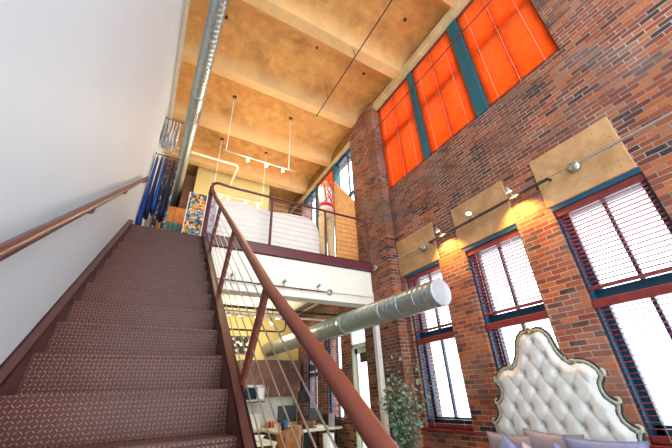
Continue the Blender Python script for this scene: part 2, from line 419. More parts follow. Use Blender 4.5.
# tall orange ribbon window
t = thing('window_4', (XR, 2.3, 3.5), kind='structure')
secs = [(.65, 1.64), (1.83, 2.80), (2.92, 3.95)]
for a, b in ((1.64, 1.83), (2.80, 2.92)):
    box(XR-.015, XR+.14, a, b, 3.5, 5.71).build('mullion', 'teal', t, bevel=.006)
MB().box(XR+.1, XR+.2, .65, 3.95, 5.64, 5.71).box(XR+.1, XR+.2, .65, 3.95, 3.5, 3.58).build('window_frame', 'navy', t)
for a, b in secs:
    s = MB().box(XR+.068, XR+.14, a, a+.08, 3.55, 5.66).box(XR+.068, XR+.14, b-.08, b, 3.55, 5.66).box(XR+.066, XR+.14, a, b, 4.60, 4.75)
    s.build('sash', 'navy', t)
    c = (a+b)/2; box(XR+.068, XR+.12, c-.04, c+.04, 3.55, 5.66).build('muntin', 'navy', t)
    box(XR+.108, XR+.114, a+.05, b-.05, 3.56, 5.66).build('window_pane', 'glass', t)
pl = ['section nearest the right edge', 'section between the teal mullions', 'section by the brick pier']
for (a, b), p in zip(secs, pl):
    blind('window_blind', 'glowing orange closed blind of the high window, '+p, 'orange blinds of the high window', XR+.04, a+.005, b-.005, 3.51, 5.70, step=.042, w=.046, tilt=.35, slat='slatorange', valance=.04, bottom=.045, cords=3)
# loft window beyond the pier
t = thing('window_5', (XR, 6.5, FWIN[2]), kind='structure')
for a, b in ((5.93, 6.05), (6.98, 7.1)):
    box(XR-.01, XR+.16, a, b, FWIN[2], FWIN[3]).build('mullion', 'teal', t)
box(XR+.0, XR+.16, 4.90, 4.95, FWIN[2], FWIN[3]).build('window_frame', 'navy', t)
MB().box(XR+.06, XR+.16, 4.9, 8.1, FWIN[3]-.08, FWIN[3]).box(XR+.06, XR+.16, 4.9, 8.1, FWIN[2], FWIN[2]+.08).build('window_head', 'navy', t)
for a, b in ((4.95, 5.93), (6.05, 6.98), (7.1, 8.1)):
    MB().box(XR+.1, XR+.15, a, b, 4.30, 4.38).box(XR+.1, XR+.14, (a+b)/2-.015, (a+b)/2+.015, FWIN[2], FWIN[3]).build('sash', 'navy', t)
    box(XR+.12, XR+.126, a, b, FWIN[2]+.02, FWIN[3]-.02).build('window_pane', 'glass', t)
blind('window_blind', 'orange slatted blind hanging in the loft window behind the mannequin', None, XR+.04, 6.06, 6.97, 4.0, 5.6, step=.044, w=.046, tilt=.3, slat='slatorange', cords=3)
tag(MB().prism([(4.93, UP+.001), (5.92, UP+.001), (5.92, 5.02), (4.93, 3.72)], 0, XR-.06, XR-.045).build('slanting_panel', 'tanshade'), 'tan panel with slanting top edge covering part of the loft window', 'panel')
# lower windows and glazed door under the loft
for i, (a, b, c, d) in enumerate(LOWW):
    window(6+i, a, b, c, d, .45, depth=.1)
    blind('window_blind', 'dark slatted blind of the kitchen window '+['nearer the glazed door', 'farther back by the brown cabinets'][i], 'blinds of the kitchen windows', XR+.04, a+.005, b-.005, c+.005, d-.01, step=.05, tilt=0, slat='slat')
t = thing('door_1', (XR, 5.25, FLOOR), kind='structure')
a, b, c, d = DOOR
MB().box(XR, XR+.345, a, a+.05, c, d).box(XR, XR+.345, b-.05, b, c, d).box(XR, XR+.345, a, b, d-.06, d).box(XR, XR+.12, a, b, .78, .86).build('door_frame', 'whitepaint', t)
MB().box(XR+.04, XR+.08, a+.06, a+.14, c, .78).box(XR+.04, XR+.08, b-.14, b-.06, c, .78).box(XR+.04, XR+.08, a+.06, b-.06, .68, .78).box(XR+.04, XR+.08, a+.06, b-.06, c, c+.2).build('door_leaf', 'whitepaint', t)
box(XR+.056, XR+.062, a+.1, b-.1, c+.15, .72).build('door_pane', 'glass', t)
box(XR+.056, XR+.062, a+.05, b-.05, .84, d-.04).build('transom_pane', 'glass', t)
tag(box(XR+.0, XR+.035, 5.05, 5.34, .52, .68).build('door_sign_board', 'dark'), 'dark rectangular panel at the top of the glazed white door', 'panel')
tag(MB().box(3.30, 3.385, 4.40, 4.485, FLOOR, 1.358).build('support_column', 'whitepaint', bevel=.006), 'white painted column under the loft edge beside the pier', 'column')

# ------------------------------------------------------------------ staircase
def ny(n): return 1.66+.2455*n
def nz(n): return -.139+.19*n
XI0, XI1 = -.452, .440
st = thing('staircase', (0, ny(-5), FLOOR), 'maroon diamond plate staircase climbing along the white wall', 'staircase')
for n in range(-5, 13):
    y, z = ny(n), nz(n)
    mb = MB().box(XI0, XI1, y-.004, y+.2455+.006, z-.022, z)
    mb.box(XI0, XI1, y-.004, y+.006, z-.19+(0 if n > -5 else .001), z-.021)
    if n == 12: mb.box(XI0, XI1, y, y+.2, z-.022, z)
    mb.build('step', 'plate', st, bevel=.003)
SL = .19/.2455
def hz(y, h): return nz(0)+SL*(y-1.66)+h
for x0, x1, h1 in ((-.508, -.454, .05), (.441, .497, .055)):
    ya, yb = .42, 4.64
    zf = lambda y, h: max(hz(y, h), FLOOR+.001)
    mb = MB().prism([(ya, zf(ya, -.25)), (yb, hz(yb, -.25)), (yb, hz(yb, h1)), (ya, hz(ya, h1))], 0, (x0 if x0 < 0 else x1-.012), (x0+.012 if x0 < 0 else x1))
    # flanges of the channel
    w0, w1 = x0, x1
    mb.prism([(ya, hz(ya, h1-.012)), (yb, hz(yb, h1-.012)), (yb, hz(yb, h1)), (ya, hz(ya, h1))], 0, w0, w1)
    mb.prism([(ya, hz(ya, -.25)), (yb, hz(yb, -.25)), (yb, hz(yb, -.238)), (ya, hz(ya, -.238))], 0, w0, w1)
    xx = (x1-.006, x1) if x0 < 0 else (x0, x0+.006)
    mb.prism([(ya, zf(ya, -.25)), (yb, hz(yb, -.25)), (yb, hz(yb, h1)), (ya, hz(ya, h1))], 0, *xx)
    mb.build('stringer', 'maroon', st)

# stair railing
rx = .50
rl = thing('stair_railing', (rx, .7, FLOOR), 'red brown steel stair railing with slanting posts and steel cables', 'railing')
hp = lambda y, h: (rx, y, hz(y, h))
rail = [hp(.42, .80), hp(.9, .785), hp(1.5, .735), hp(3.0, .76), (.485, 4.2, hz(4.2, .78)), (.455, 4.63, 3.045)]
MB().tube(rail, .028, 16).build('handrail', 'rust', rl)
for yb in (.89, 1.925, 2.96, 4.03):
    p0 = Vector((rx, yb, hz(yb, -.07))); p1 = Vector((rx, yb-.37, hz(yb-.37, .73)))
    mb = MB(); d = (p1-p0).normalized(); w = Vector((1, 0, 0)); u = d.cross(w)
    vs = [p+w*a*.008+u*b_*.022 for p in (p0, p1) for a, b_ in ((-1, -1), (1, -1), (1, 1), (-1, 1))]
    mb.add(vs, [(0, 1, 2, 3), (7, 6, 5, 4), (0, 4, 5, 1), (1, 5, 6, 2), (2, 6, 7, 3), (3, 7, 4, 0)])
    mb.tube([p0-d*.0, p1], .021, 14)
    mb.build('post', 'rust', rl)
for k in range(6):
    h = .10+k*.103
    f = lambda yb: yb-.37*(h+.07)/.8
    MB().tube([(rx, .35, hz(.35, h)), (rx, 4.5, hz(4.5, h))], .0036, 6).build('cable', 'steel', rl)

# wall handrail
wr = thing('handrail', (-.43, 2.5, FLOOR), 'brown steel handrail fixed on the white wall beside the stairs', 'handrail')
wz = lambda y: hz(y, .855-.025*(y-1.2))
MB().tube([(-.44, .35, wz(.35)), (-.44, 4.62, wz(4.62)), (-.445, 4.70, wz(4.64)), (-.5, 4.74, wz(4.62))], .024, 16).build('rail', 'maroon', wr)
for y in (1.2, 2.25, 3.25, 4.45):
    MB().tube([(-.44, y, wz(y)-.02), (-.445, y, wz(y)-.07), (-.50, y, wz(y)-.085)], .007, 8).lathe((-.509, y, wz(y)-.085), [(0, 0), (.026, 0), (.026, .006), (0, .006)], (1, 0, 0), 16).build('bracket', 'maroon', wr)

# ------------------------------------------------------------------ loft railing
lr = thing('loft_railing', (1.9, 4.5, UP), 'plum steel railing with horizontal cables along the loft edge', 'railing')
YR = 4.52; ZT = 3.06
MB().tube([(.45, 4.75, ZT-.06), (.455, 4.66, ZT-.01)]+arc((.55, YR+.06, ZT), .085, PI, 1.5*PI, 5, 'xy')+[(.7, YR, ZT), (3.30, YR, ZT), (3.36, YR, ZT-.012), (3.378, YR, ZT-.06)], .021, 14).build('top_rail', 'purple', lr)
for x in (.455, 1.44, 2.47, 3.378):
    MB().box(x-.02, x+.02, YR-.008, YR+.008, UP, ZT-.02).tube([(x, YR, UP), (x, YR, ZT-.01)], .019, 12).build('post', 'purple', lr)
MB().tube([(.45, 4.70, UP), (.45, 4.70, ZT-.03)], .021, 12).build('post', 'purple', lr)
for k in range(9):
    z = UP+.09+k*.092
    MB().tube([(.455, YR, z), (3.38, YR, z)], .0032, 6).build('cable', 'steel', lr)
mb = MB().tube([(3.378, YR, ZT-.08), (XP-.002, YR, ZT-.08)], .012, 10).box(3.385, XP-.001, YR-.03, YR+.03, ZT-.12, ZT-.04)
mb.build('wall_bracket', 'purple', lr)

# ------------------------------------------------------------------ ducts
def duct(name, label, p0, p1, r, seams, elbow=None, label_box=None):
    p0 = Vector(p0); p1 = Vector(p1); d = (p1-p0).normalized(); L = (p1-p0).length
    t = thing(name, tuple(p0-Vector((0, 0, r))), label, 'duct')
    prof = []; y = 0
    while y < L:
        prof += [(r, y), (r, y+.072), (r+.0035, y+.076), (r+.0035, y+.080), (r, y+.084)]; y += .088
    prof = [q for q in prof if q[1] <= L]+[(r, L)]
    MB().lathe(p0, prof, d, 40).build('pipe', 'galv', t)
    for s, wd, e in seams:
        MB().lathe(p0+d*s, [(r, 0), (r+e, 0), (r+e, wd), (r, wd)], d, 40).build('collar', 'galv', t)
    return t, p0, d, L
DX, DZ, DY = 2.86, 1.0, 2.50
t, p0, d, L = duct('low_duct', 'large round galvanised duct ending in a flat cap beneath the loft', (DX, DY, DZ), (DX-.12, YB-.01, DZ+.07), .158, [(0, .03, .004), (.62, .012, .006), (1.0, .012, .006), (2.0, .10, .008)])
MB().lathe(p0, [(0, -.004), (.05, -.004), (.15, -.004), (.16, 0), (.16, .02)], d, 40).build('end_cap', 'cap', t)
def grille(t, c, nrm, along, w, h, r):
    # louvred register wrapped on the round pipe
    n_ = Vector(nrm).normalized(); a = Vector(along).normalized(); s = n_.cross(a); mb = MB(); c = Vector(c)
    K = 7
    for k in range(K):
        th = (k-(K-1)/2)*h/K/r
        q = n_*math.cos(th)+s*math.sin(th); tt = -n_*math.sin(th)+s*math.cos(th)
        base = c+q*(r+.006)
        vs = [base+a*i*w/2+tt*j*h/K*.32+q*l for i in (-1, 1) for j in (-1, 1) for l in (-.006, .008)]
        mb.add(vs, [(0,1,3,2),(4,6,7,5),(0,4,5,1),(2,3,7,6),(0,2,6,4),(1,5,7,3)])
    return mb.build('register', 'silver', t)
grille(t, p0+d*.42, (-.94, 0, -.15), d, .22, .15, .158)
grille(t, p0+d*2.9, (-.94, 0, -.2), d, .25, .12, .158)
t, p0, d, L = duct('high_duct', 'long round galvanised duct running under the ceiling beside the white wall', (-.055, -1.0, 5.2), (-.055, 9.1, 5.2), .122, [(5.85, .06, .012), (4.6, .01, .005), (2.6, .01, .005), (3.2, .01, .005)])
MB().tube([(-.055, 9.09, 5.2), (-.05, 9.3, 5.17), (0, 9.45, 5.12), (.1, 9.55, 5.1), (.3, 9.58, 5.1), (.62, 9.58, 5.1)], .122, 24).build('elbow', 'galv', t)
grille(t, p0+d*5.3, (.8, 0, -.6), d, .35, .1, .122)
grille(t, p0+d*6.4, (.8, 0, -.6), d, .35, .1, .122)
tag(MB().tube([(-.35, 7.0, 5.47), (1.15, 7.0, 5.46), (1.21, 7.02, 5.46), (1.24, 7.08, 5.46), (1.25, 8.19, 5.5)], .035, 14).build('ceiling_pipe', 'pvc'), 'cream pipe with an elbow hung under the loft ceiling', 'pipe')
# thin rods and wires along the building
tag(tube([(3.2, -1.1, 4.69), (3.2, 8.0, 4.72)], .011, 8).build('tie_wire', 'rust'), 'thin dark conduit crossing in front of the high orange window', 'conduit')
t = thing('ceiling_rod', (2.38, 3, 5.5), 'black rod hung from short rods under the orange ceiling', 'rod')
tube([(2.38, -1.1, 5.62), (2.38, 4.62, 5.62)], .011, 8).build('rod', 'dark', t)
for y in (.6, 1.5, 3.0, 4.1): tube([(2.38, y, 5.62), (2.34, y, 6.08 if y != 3.0 else 5.82)], .005, 6).build('hanger', 'dark', t)
MB().lathe((2.38, 4.62, 5.62), [(0, 0), (.018, .002), (.018, .02), (0, .022)], (0, 1, 0), 12).build('end_knob', 'dark', t)
for x, y in ((.11, 3.72), (1.80, 3.45), (2.95, 3.5), (3.0, 2.2)):
    tag(disc((x, y, 6.07), .028, (0, 0, 1), .04, 14).build('ceiling_plate', 'dark'), 'small dark metal plate fixed on the orange ceiling', 'ceiling plate', 'small plates on the ceiling')

# ------------------------------------------------------------------ track lights
def spot_head(t, c, aim, r=.035, hot=False, m='silver', drop=.05, side=(0, 0, -1)):
    c = Vector(c); a = Vector(aim).normalized(); s = Vector(side)
    h = c+s*drop
    st_ = MB().tube([c, h], .006, 8)
    o = MB().lathe(h, [(.0, -.035), (.014, -.035), (.016, -.01), (r*.8, .015), (r, .035), (r*.9, .036), (r*.85, .03)], a, 18)
    o.v += []; ob = o.build('lamp_head', m, t); st_.build('stem', 'zinc', ob)
    MB().lathe(h, [(0, .028), (r*.85, .03)], a, 18).build('lens', 'lens' if hot else 'paper', ob)
    return h
tr = thing('track_light', (3.45, 2.2, 2.01), 'black track with three lit spotlights mounted on the brick above the windows', 'track light')
MB().box(3.49, 3.515, 1.28, 3.1, 1.995, 2.02).build('track', 'dark', tr)
MB().tube([(3.50, 3.1, 2.01), (3.50, 3.3, 2.01)], .006, 8).tube([(3.50, 1.28, 2.01), (3.50, 1.03, 2.01)], .006, 8).build('feed', 'zinc', tr)
for y in (3.1, 1.28): MB().box(3.49, 3.57, y-.012, y+.012, 2.0, 2.018).build('bracket', 'dark', tr)
heads = [(2.84, 2.03), (2.27, 2.03), (1.69, 2.03)]
for y, z in heads:
    ax_ = -.35 if y == 2.27 else .30
    h = spot_head(tr, (3.50, y, z-.01), (ax_, 0, -1), .042, True, drop=.10, side=(-.75, 0, .7))
    L_ = bpy.data.lights.new('spot', 'SPOT'); L_.energy = 22 if y == 2.27 else 150; L_.color = (1, .42, .08); L_.spot_size = math.radians(105); L_.spot_blend = .8; L_.shadow_soft_size = .03
    lo = bpy.data.objects.new('spotlight', L_); C.objects.link(lo)
    lo.location = h+Vector((.0, 0, -.05)); lo.rotation_euler = Vector((ax_, 0, -1)).to_track_quat('-Z', 'Y').to_euler()
for y, p in ((3.30, 'above the window beside the potted plant'), (1.03, 'above the right-hand window')):
    tag(disc((XR-.045, y, 2.01), .055, (1, 0, 0), .03).build('junction_box', 'zinc'), 'round grey junction box on the concrete lintel '+p, 'junction box', None)
tag(tube([(3.50, -2, 1.985), (3.50, .97, 2.0)], .013, 10).build('conduit', 'zinc'), 'grey conduit running from the junction box out to the right', 'conduit')
tag(MB().tube([(3.51, 3.36, 2.01), (3.51, 3.9, 2.02), (3.38, 3.93, 2.02), (3.385, 4.30, 2.01)], .008, 8).build('conduit', 'zinc'), 'thin grey conduit between track light and loft edge', 'conduit')
tag(disc((3.36, 4.34, 2.0), .05, (1, 0, 0), .035).build('junction_box', 'zinc'), 'round grey junction box on the pier at the loft edge', 'junction box')
# track on the loft beam
tr = thing('track_light', (1.6, 4.45, 1.48), 'thin track with small spotlights mounted along the white loft beam', 'track light')
MB().tube([(.6, 4.455, 1.485), (2.42, 4.455, 1.48)], .011, 8).build('track', 'maroon', tr)
MB().tube([(2.42, 4.455, 1.48), (3.38, 4.46, 1.49)], .005, 8).build('feed', 'zinc', tr)
disc((2.49, 4.45, 1.49), .045, (0, 1, 0), .045).build('canopy', 'zinc', tr)
for x in (.9, 1.68, 2.26): spot_head(tr, (x, 4.44, 1.49), (.5, -.7, .5), .03, False, drop=.07, side=(0, -.4, .9))
for x in (.7, 1.3, 2.0): MB().box(x-.01, x+.01, 4.455, 4.50, 1.475, 1.49).build('bracket', 'dark', tr)
# pendant tracks in the loft
def pend(name, label, y, z, x0, x1, rods, hs):
    t = thing(name, ((x0+x1)/2, y, z), label, 'track light', None)
    MB().tube([(x0, y, z), (x1, y, z)], .014, 8).build('track', 'grey', t)
    for x, zt in rods:
        r = MB().tube([(x, y, z), (x, y, zt)], .008, 8).build('hanging_rod', 'whitepaint', t); MB().lathe((x, y, zt-.012), [(0, 0), (.045, 0), (.045, .02), (0, .02)], (0, 0, 1), 16).build('ceiling_rose', 'dark', r)
    for x in hs: spot_head(t, (x, y, z), (.3, -.2, -.8), .035, False, m='paper', drop=.06)
def bulb(x, y, z, e, c=(1, .78, .5)):
    l = bpy.data.lights.new('bulb', 'POINT'); l.energy = e; l.color = c; l.shadow_soft_size = .12
    o = bpy.data.objects.new('bulb_light', l); C.objects.link(o); o.location = (x, y, z)
for x in (1.12, 1.52, 1.90): bulb(x+.03, 5.35, 4.33, 28)
for x in (.90, 1.50, 1.82): bulb(x+.03, 6.85, 4.22, 22)
pend('pendant_track', 'grey track with three spotlights hung low from the orange loft ceiling', 5.4, 4.5, .60, 2.22, [(.675, 6.09), (2.05, 6.09)], (1.12, 1.52, 1.90))
pend('pendant_track', 'thin dark track with four spotlights hung in front of the yellow wall', 6.9, 4.4, .72, 1.95, [(.72, 6.09), (1.93, 6.09)], (.90, 1.08, 1.50, 1.82))

# ------------------------------------------------------------------ loft contents
def garment(x, y, ztop, length, width, m, label, group, thick=.018, kind='dress'):
    t = thing(kind, (x, y, ztop-length), label, kind, group)
    MB().tube([(x, y, ztop+.012)]+[(x, y+.022*math.cos(a), ztop+.022*math.sin(a)-.01) for a in (1.6, .8, 0, -.8, -1.5)]+[(x, y, ztop-.06)], .003, 6).tube([(x, y-width*.42, ztop-.12), (x, y, ztop-.06), (x, y+width*.42, ztop-.12)], .006, 6).build('hanger', 'dark', t)
    mb = MB(); n = 36; rows = 12; vs = []
    for r in range(rows+1):
        s = r/rows; z = ztop-.075-s*(length-.075)
        if s < .08: w = width*.30+width*.2*s/.08
        elif s < .35: w = width*(.5-.12*(s-.08)/.27)
        else: w = width*(.38+.14*(s-.35)/.65)
        for k in range(n):
            a = 2*PI*k/n; fold = 1+.2*s*math.sin(7*a+x*40)
            vs.append((x+math.cos(a)*thick*(.6+.8*s)*fold, y+math.sin(a)*w*(1+.06*math.sin(5*a+3*s)), z+.008*math.sin(3*a)))
    fs = [(r*n+k, r*n+(k+1) % n, (r+1)*n+(k+1) % n, (r+1)*n+k) for r in range(rows) for k in range(n)]+[tuple(range(n)), tuple(range(rows*n, rows*n+n))[::-1]]
    mb.add(vs, fs, True).build('cloth', m, t)
for z, x1, l in ((5.04, -.20, 'upper'), (4.12, -.10, 'lower')):
    t = thing('clothes_rod', (-.4, 5.6, z), 'short black clothes rod on the white wall, the %s one' % l, 'clothes rod')
    MB().tube([(XL, 5.6, z), (x1, 5.6, z)], .009, 8).lathe((x1, 5.6, z), [(0, 0), (.014, .002), (.014, .014), (0, .016)], (1, 0, 0), 10).build('rod', 'dark', t)
    disc((XL, 5.6, z), .03, (1, 0, 0), .008).build('flange', 'dark', t)
for k, (m, d) in enumerate([('greylace', 'grey lace'), ('pinkprint', 'white and magenta'), ('whitecloth', 'plain white'), ('pinkprint', 'white and magenta'), ('greylace', 'grey lace')]):
    garment(-.46+k*.055, 5.6, 5.015, .62+.05*(k % 2), .34, m, d+' top hanging on the upper clothes rod, %s from the wall' % ['first', 'second', 'third', 'fourth', 'fifth'][k], 'camisoles on the upper rod', kind='camisole')
for k, (m, d, l) in enumerate([('bluecloth', 'long royal blue', 1.5), ('navycloth', 'long navy', 1.3), ('bluecloth', 'long royal blue', 1.2), ('blackprint', 'long black printed', 1.7), ('navycloth', 'long navy', 1.3), ('blackprint', 'long black printed', 1.65)]):
    garment(-.465+k*.07, 5.6, 4.095, l, .29, m, d+' dress hanging on the lower clothes rod, %s from the wall' % ['first', 'second', 'third', 'fourth', 'fifth', 'outermost'][k], 'dresses on the lower rod', thick=.027)
# teal skirts on a low rack
t = thing('low_rack', (.08, 6.5, UP), 'low black rack carrying the teal skirts at the head of the stairs', 'clothes rack')
MB().tube([(-.22, 6.5, UP), (-.22, 6.5, 3.2), (.36, 6.5, 3.2), (.36, 6.5, UP)], .012, 8).build('frame', 'dark', t)
for k in range(7):
    x = -.15+k*.072
    mb = MB(); vs = []; n = 24
    for r, (z, s) in enumerate(((3.19, .5), (3.12, .8), (2.8, 1), (2.45, 1.15))):
        for q in range(n):
            a = 2*PI*q/n; vs.append((x+math.cos(a)*.026*(1+.3*math.sin(5*a)), 6.5+math.sin(a)*.15*s, z))
    mb.add(vs, [(r*n+q, r*n+(q+1) % n, (r+1)*n+(q+1) % n, (r+1)*n+q) for r in range(3) for q in range(n)]+[tuple(range(n)), tuple(range(3*n, 4*n))], True)
    tag(mb.build('skirt', 'tealcloth'), 'teal skirt hanging in the row at the head of the stairs', 'skirt', 'teal skirts on the low rack')
t = thing('wooden_cabinet', (.05, 7.6, UP), 'orange stained wooden cabinet behind the teal skirts', 'cabinet')
box(-.4, .44, 7.3, 7.8, UP, 4.02).build('body', 'cabinetorange', t, bevel=.01)
for a, b in ((-.38, .01), (.03, .42)):
    dd = box(a, b, 7.28, 7.299, UP+.08, 3.98).build('door', 'cabinetorange', t, bevel=.005); disc(((a+b)/2+(.14 if a < 0 else -.14), 7.28, 3.1), .015, (0, -1, 0), .025, 12).build('knob', 'dark', dd)
t = thing('floral_screen', (.4, 6.3, UP), 'tall narrow screen with a bold orange and blue floral print', 'screen')
MB().box(.23, .56, 6.3, 6.325, UP+.03, 3.9).build('panel', 'floral', t); MB().box(.56, .575, 6.295, 6.33, UP, 3.9).box(.215, .23, 6.295, 6.33, UP, 3.9).build('frame', 'whitepaint', t)
t = thing('tall_wardrobe', (.2, 8.6, UP), 'dark brown tall wardrobe beyond the floral screen', 'wardrobe')
box(.09, .34, 8.4, 8.9, UP, 5.75).build('body', 'brownwall', t); box(.11, .32, 8.38, 8.399, UP+.1, 5.7).build('door', 'wood', t)
# white curved partition
top = [(.60, 2.86), (.72, 3.0), (.96, 3.05), (1.23, 3.02), (1.56, 3.0), (1.91, 3.04), (2.2, 3.05), (2.36, 3.01), (2.46, 2.93), (2.51, 2.80), (2.53, 2.6)]
tag(MB().prism([(.60, UP+.001), (2.53, UP+.001)]+top[::-1], 1, 4.86, 4.98).build('curved_partition', 'whitecloth', bevel=.02), 'white low partition with wavy rounded top behind the loft railing', 'partition')
tag(box(.5, .585, 4.80, 5.15, UP, 3.02).build('fabric_panel', 'lilacprint', bevel=.02), 'narrow lilac printed panel beside the head of the stairs', 'panel')
# dress form
t = thing('dress_form', (2.79, 5.05, UP), 'headless mannequin in cream trousers and white top with red laces', 'mannequin')
def body(rows, n=28):
    mb = MB(); vs = []
    for (cx, cy, z, a, b) in rows:
        for k in range(n):
            q = 2*PI*k/n; vs.append((cx+math.cos(q)*a, cy+math.sin(q)*b, z))
    R_ = len(rows)
    return mb.add(vs, [(r*n+k, r*n+(k+1) % n, (r+1)*n+(k+1) % n, (r+1)*n+k) for r in range(R_-1) for k in range(n)]+[tuple(range(n))[::-1], tuple(range((R_-1)*n, R_*n))], True)
cx, cy = 2.79, 5.05
body([(cx, cy, 3.42, .14, .10), (cx, cy, 3.55, .125, .09), (cx, cy, 3.72, .15, .11), (cx, cy-.01, 3.86, .165, .13), (cx, cy, 4.0, .17, .10), (cx, cy, 4.07, .12, .07), (cx, cy, 4.11, .055, .05), (cx, cy, 4.18, .045, .045)]).build('torso', 'skin', t)
body([(cx, cy, 3.44, .15, .11), (cx, cy, 3.56, .135, .10), (cx, cy, 3.72, .16, .12), (cx, cy-.01, 3.86, .175, .14), (cx, cy, 3.95, .172, .12)]).build('white_top', 'whitecloth', t)
body([(cx, cy, 3.50, .152, .117), (cx, cy, 3.58, .15, .113)]).build('red_sash', 'red', t)
lc = MB()
for s in (-1, 1):
    lc.tube([(cx+s*.05, cy-.125, 3.58), (cx+s*.09, cy-.15, 3.75), (cx+s*.10, cy-.14, 3.9), (cx+s*.08, cy-.08, 4.06), (cx+s*.05, cy, 4.12)], .012, 8)
    lc.tube([(cx+s*.10, cy-.11, 3.58), (cx-s*.04, cy-.155, 3.74), (cx+s*.06, cy-.155, 3.9)], .009, 8)
lc.build('red_laces', 'red', t)
tm = body([(cx, cy, 3.2, .17, .12), (cx, cy, 3.35, .165, .12), (cx, cy, 3.48, .14, .105)])
for s in (-1, 1): 
    g = body([(cx+s*.09, cy, 2.28, .07, .075), (cx+s*.088, cy, 2.6, .072, .078), (cx+s*.085, cy, 2.85, .078, .085), (cx+s*.085, cy, 3.24, .092, .11)]); tm.add(g.v, g.f, True)
tm.build('trousers', 'creamcloth', t)
for s in (-1, 1): MB().box(cx+s*.09-.04, cx+s*.09+.04, cy-.14, cy+.08, UP+.03, 2.28).build('foot', 'skin', t, bevel=.02)
disc((cx, cy, UP), .25, (0, 0, 1), .03).build('stand', 'dark', t)
# shelf beyond
t = thing('shelf_unit', (2.95, 9.4, UP), 'dark shelf unit at the far end of the loft', 'shelf')
for x in (2.6, 3.3): box(x, x+.04, 9.2, 9.55, UP, 5.5).build('upright', 'wood', t)
for z in (2.5, 3.2, 3.9, 4.6, 5.3): box(2.64, 3.3, 9.2, 9.55, z, z+.04).build('shelf', 'wood', t)
struct(box(2.5, XR, 9.6, 9.75, UP, 6.0), 'wall_recess_end', 'brownwall')

# ------------------------------------------------------------------ kitchen under the loft
t = thing('hanging_cabinet', (2.75, 8.0, .03), 'row of dark walnut wall cabinets on the yellow kitchen wall', 'cabinet')
box(2.0, 3.5, 7.88, YB-.005, .03, .80).build('body', 'wood', t)
box(1.94, 2.56, 7.6, YB-.005, -.072, -.051).build('microwave_shelf', 'wood', t)
for k in range(4):
    a = 2.0+k*.375; dd = box(a+.006, a+.369, 7.86, 7.879, .04, .79).build('door', 'wood', t, bevel=.004); MB().tube([(a+.33, 7.85, .1), (a+.33, 7.85, .22)], .006, 6).build('handle', 'silver', dd)
t = thing('microwave_oven', (2.25, 7.7, -.06), 'silver microwave oven beneath the walnut wall cabinets', 'microwave')
box(1.96, 2.54, 7.60, 7.875, -.05, .27).build('body', 'silver', t, bevel=.01)
box(1.99, 2.36, 7.588, 7.602, -.01, .22).build('door', 'glassdark', t, bevel=.004); box(2.39, 2.51, 7.59, 7.602, 0, .2).build('control_panel', 'paper', t)
t = thing('framed_picture', (2.05, 8.18, .95), 'black and white abstract picture above the cabinets', 'picture')
box(1.76, 2.32, 8.17, 8.195, .96, 1.36).build('frame', 'dark', t); box(1.79, 2.29, 8.165, 8.171, .99, 1.33).build('print', 'blackwhite', t)
struct(box(1.2, 3.45, 8.19, 8.199, -.55, .02), 'trim_11', 'cream')
t = thing('base_cabinet', (2.4, 7.85, FLOOR), 'long kitchen base cabinet with a pale worktop', 'cabinet')
box(1.3, 3.5, 7.5, 8.18, FLOOR, -.60).build('body', 'wood', t); box(1.28, 3.52, 7.46, 8.185, -.60, -.56).build('worktop', 'ivory', t, bevel=.004)
def item(name, label, cat, mb, m, group=None, **k): return tag(mb.build(name, m, **k), label, cat, group)
ZC = -.56
item('storage_box', 'white box standing on the kitchen worktop below the microwave', 'box', box(2.12, 2.52, 7.7, 7.95, ZC, -.28), 'paper', bevel=.01)
item('coffee_maker', 'black coffee maker at the left end of the worktop', 'coffee maker', MB().box(1.8, 2.0, 7.65, 7.95, ZC, ZC+.05).box(1.8, 2.0, 7.85, 7.95, ZC, ZC+.34).box(1.8, 2.0, 7.65, 7.95, ZC+.26, ZC+.36), 'black', bevel=.008)
for k in range(5):
    m = ('orange', 'red', 'orange', 'red', 'orange')[k]
    item('spice_jar', '%s jar in the row on the worktop, %s from the left' % (m, ['first', 'second', 'third', 'fourth', 'fifth'][k]), 'jar', MB().lathe((2.62+k*.075, 7.62, ZC), [(0, 0), (.03, 0), (.032, .1), (.022, .115), (.022, .13), (0, .13)], n=16), m, 'jars on the kitchen worktop')
# desk by the windows
t = thing('work_desk', (3.0, 6.2, FLOOR), 'cluttered ivory topped desk under the kitchen windows', 'desk')
DZT = -.50
box(2.25, 3.5, 5.95, 6.9, DZT-.04, DZT).build('desk_top', 'ivory', t, bevel=.006)
for x, y in ((2.3, 6.0), (3.42, 6.0), (2.3, 6.82), (3.42, 6.82)): box(x-.02, x+.02, y-.02, y+.02, FLOOR, DZT-.04).build('leg', 'dark', t)
box(2.5, 2.95, 6.1, 6.6, FLOOR+.02, DZT-.06).build('drawer_unit', 'black', t)
def monitor(label, x, y, z, w, h, rot):
    t = thing('computer_monitor', (x, y, z), label, 'monitor', 'monitors on the desk')
    c, s = math.cos(rot), math.sin(rot)
    def P(u, v, ww): return (x+u*c-v*s, y+u*s+v*c, z+ww)
    def bx(u0, u1, v0, v1, w0, w1):
        return MB().add([P(a, b, e) for a in (u0, u1) for b in (v0, v1) for e in (w0, w1)], [(0,1,3,2),(4,6,7,5),(0,4,5,1),(2,3,7,6),(0,2,6,4),(1,5,7,3)])
    bx(-w/2, w/2, 0, .03, .1, .1+h).build('screen', 'black', t, bevel=.004); bx(-.02, .02, .02, .05, 0, .2).build('stand', 'dark', t); bx(-.1, .1, -.05, .1, 0, .012).build('foot', 'dark', t)
monitor('black monitor on the left half of the cluttered desk', 2.62, 6.45, DZT, .42, .27, .25)
monitor('small black monitor on the desk by the window', 3.18, 6.4, DZT, .26, .2, -.3)
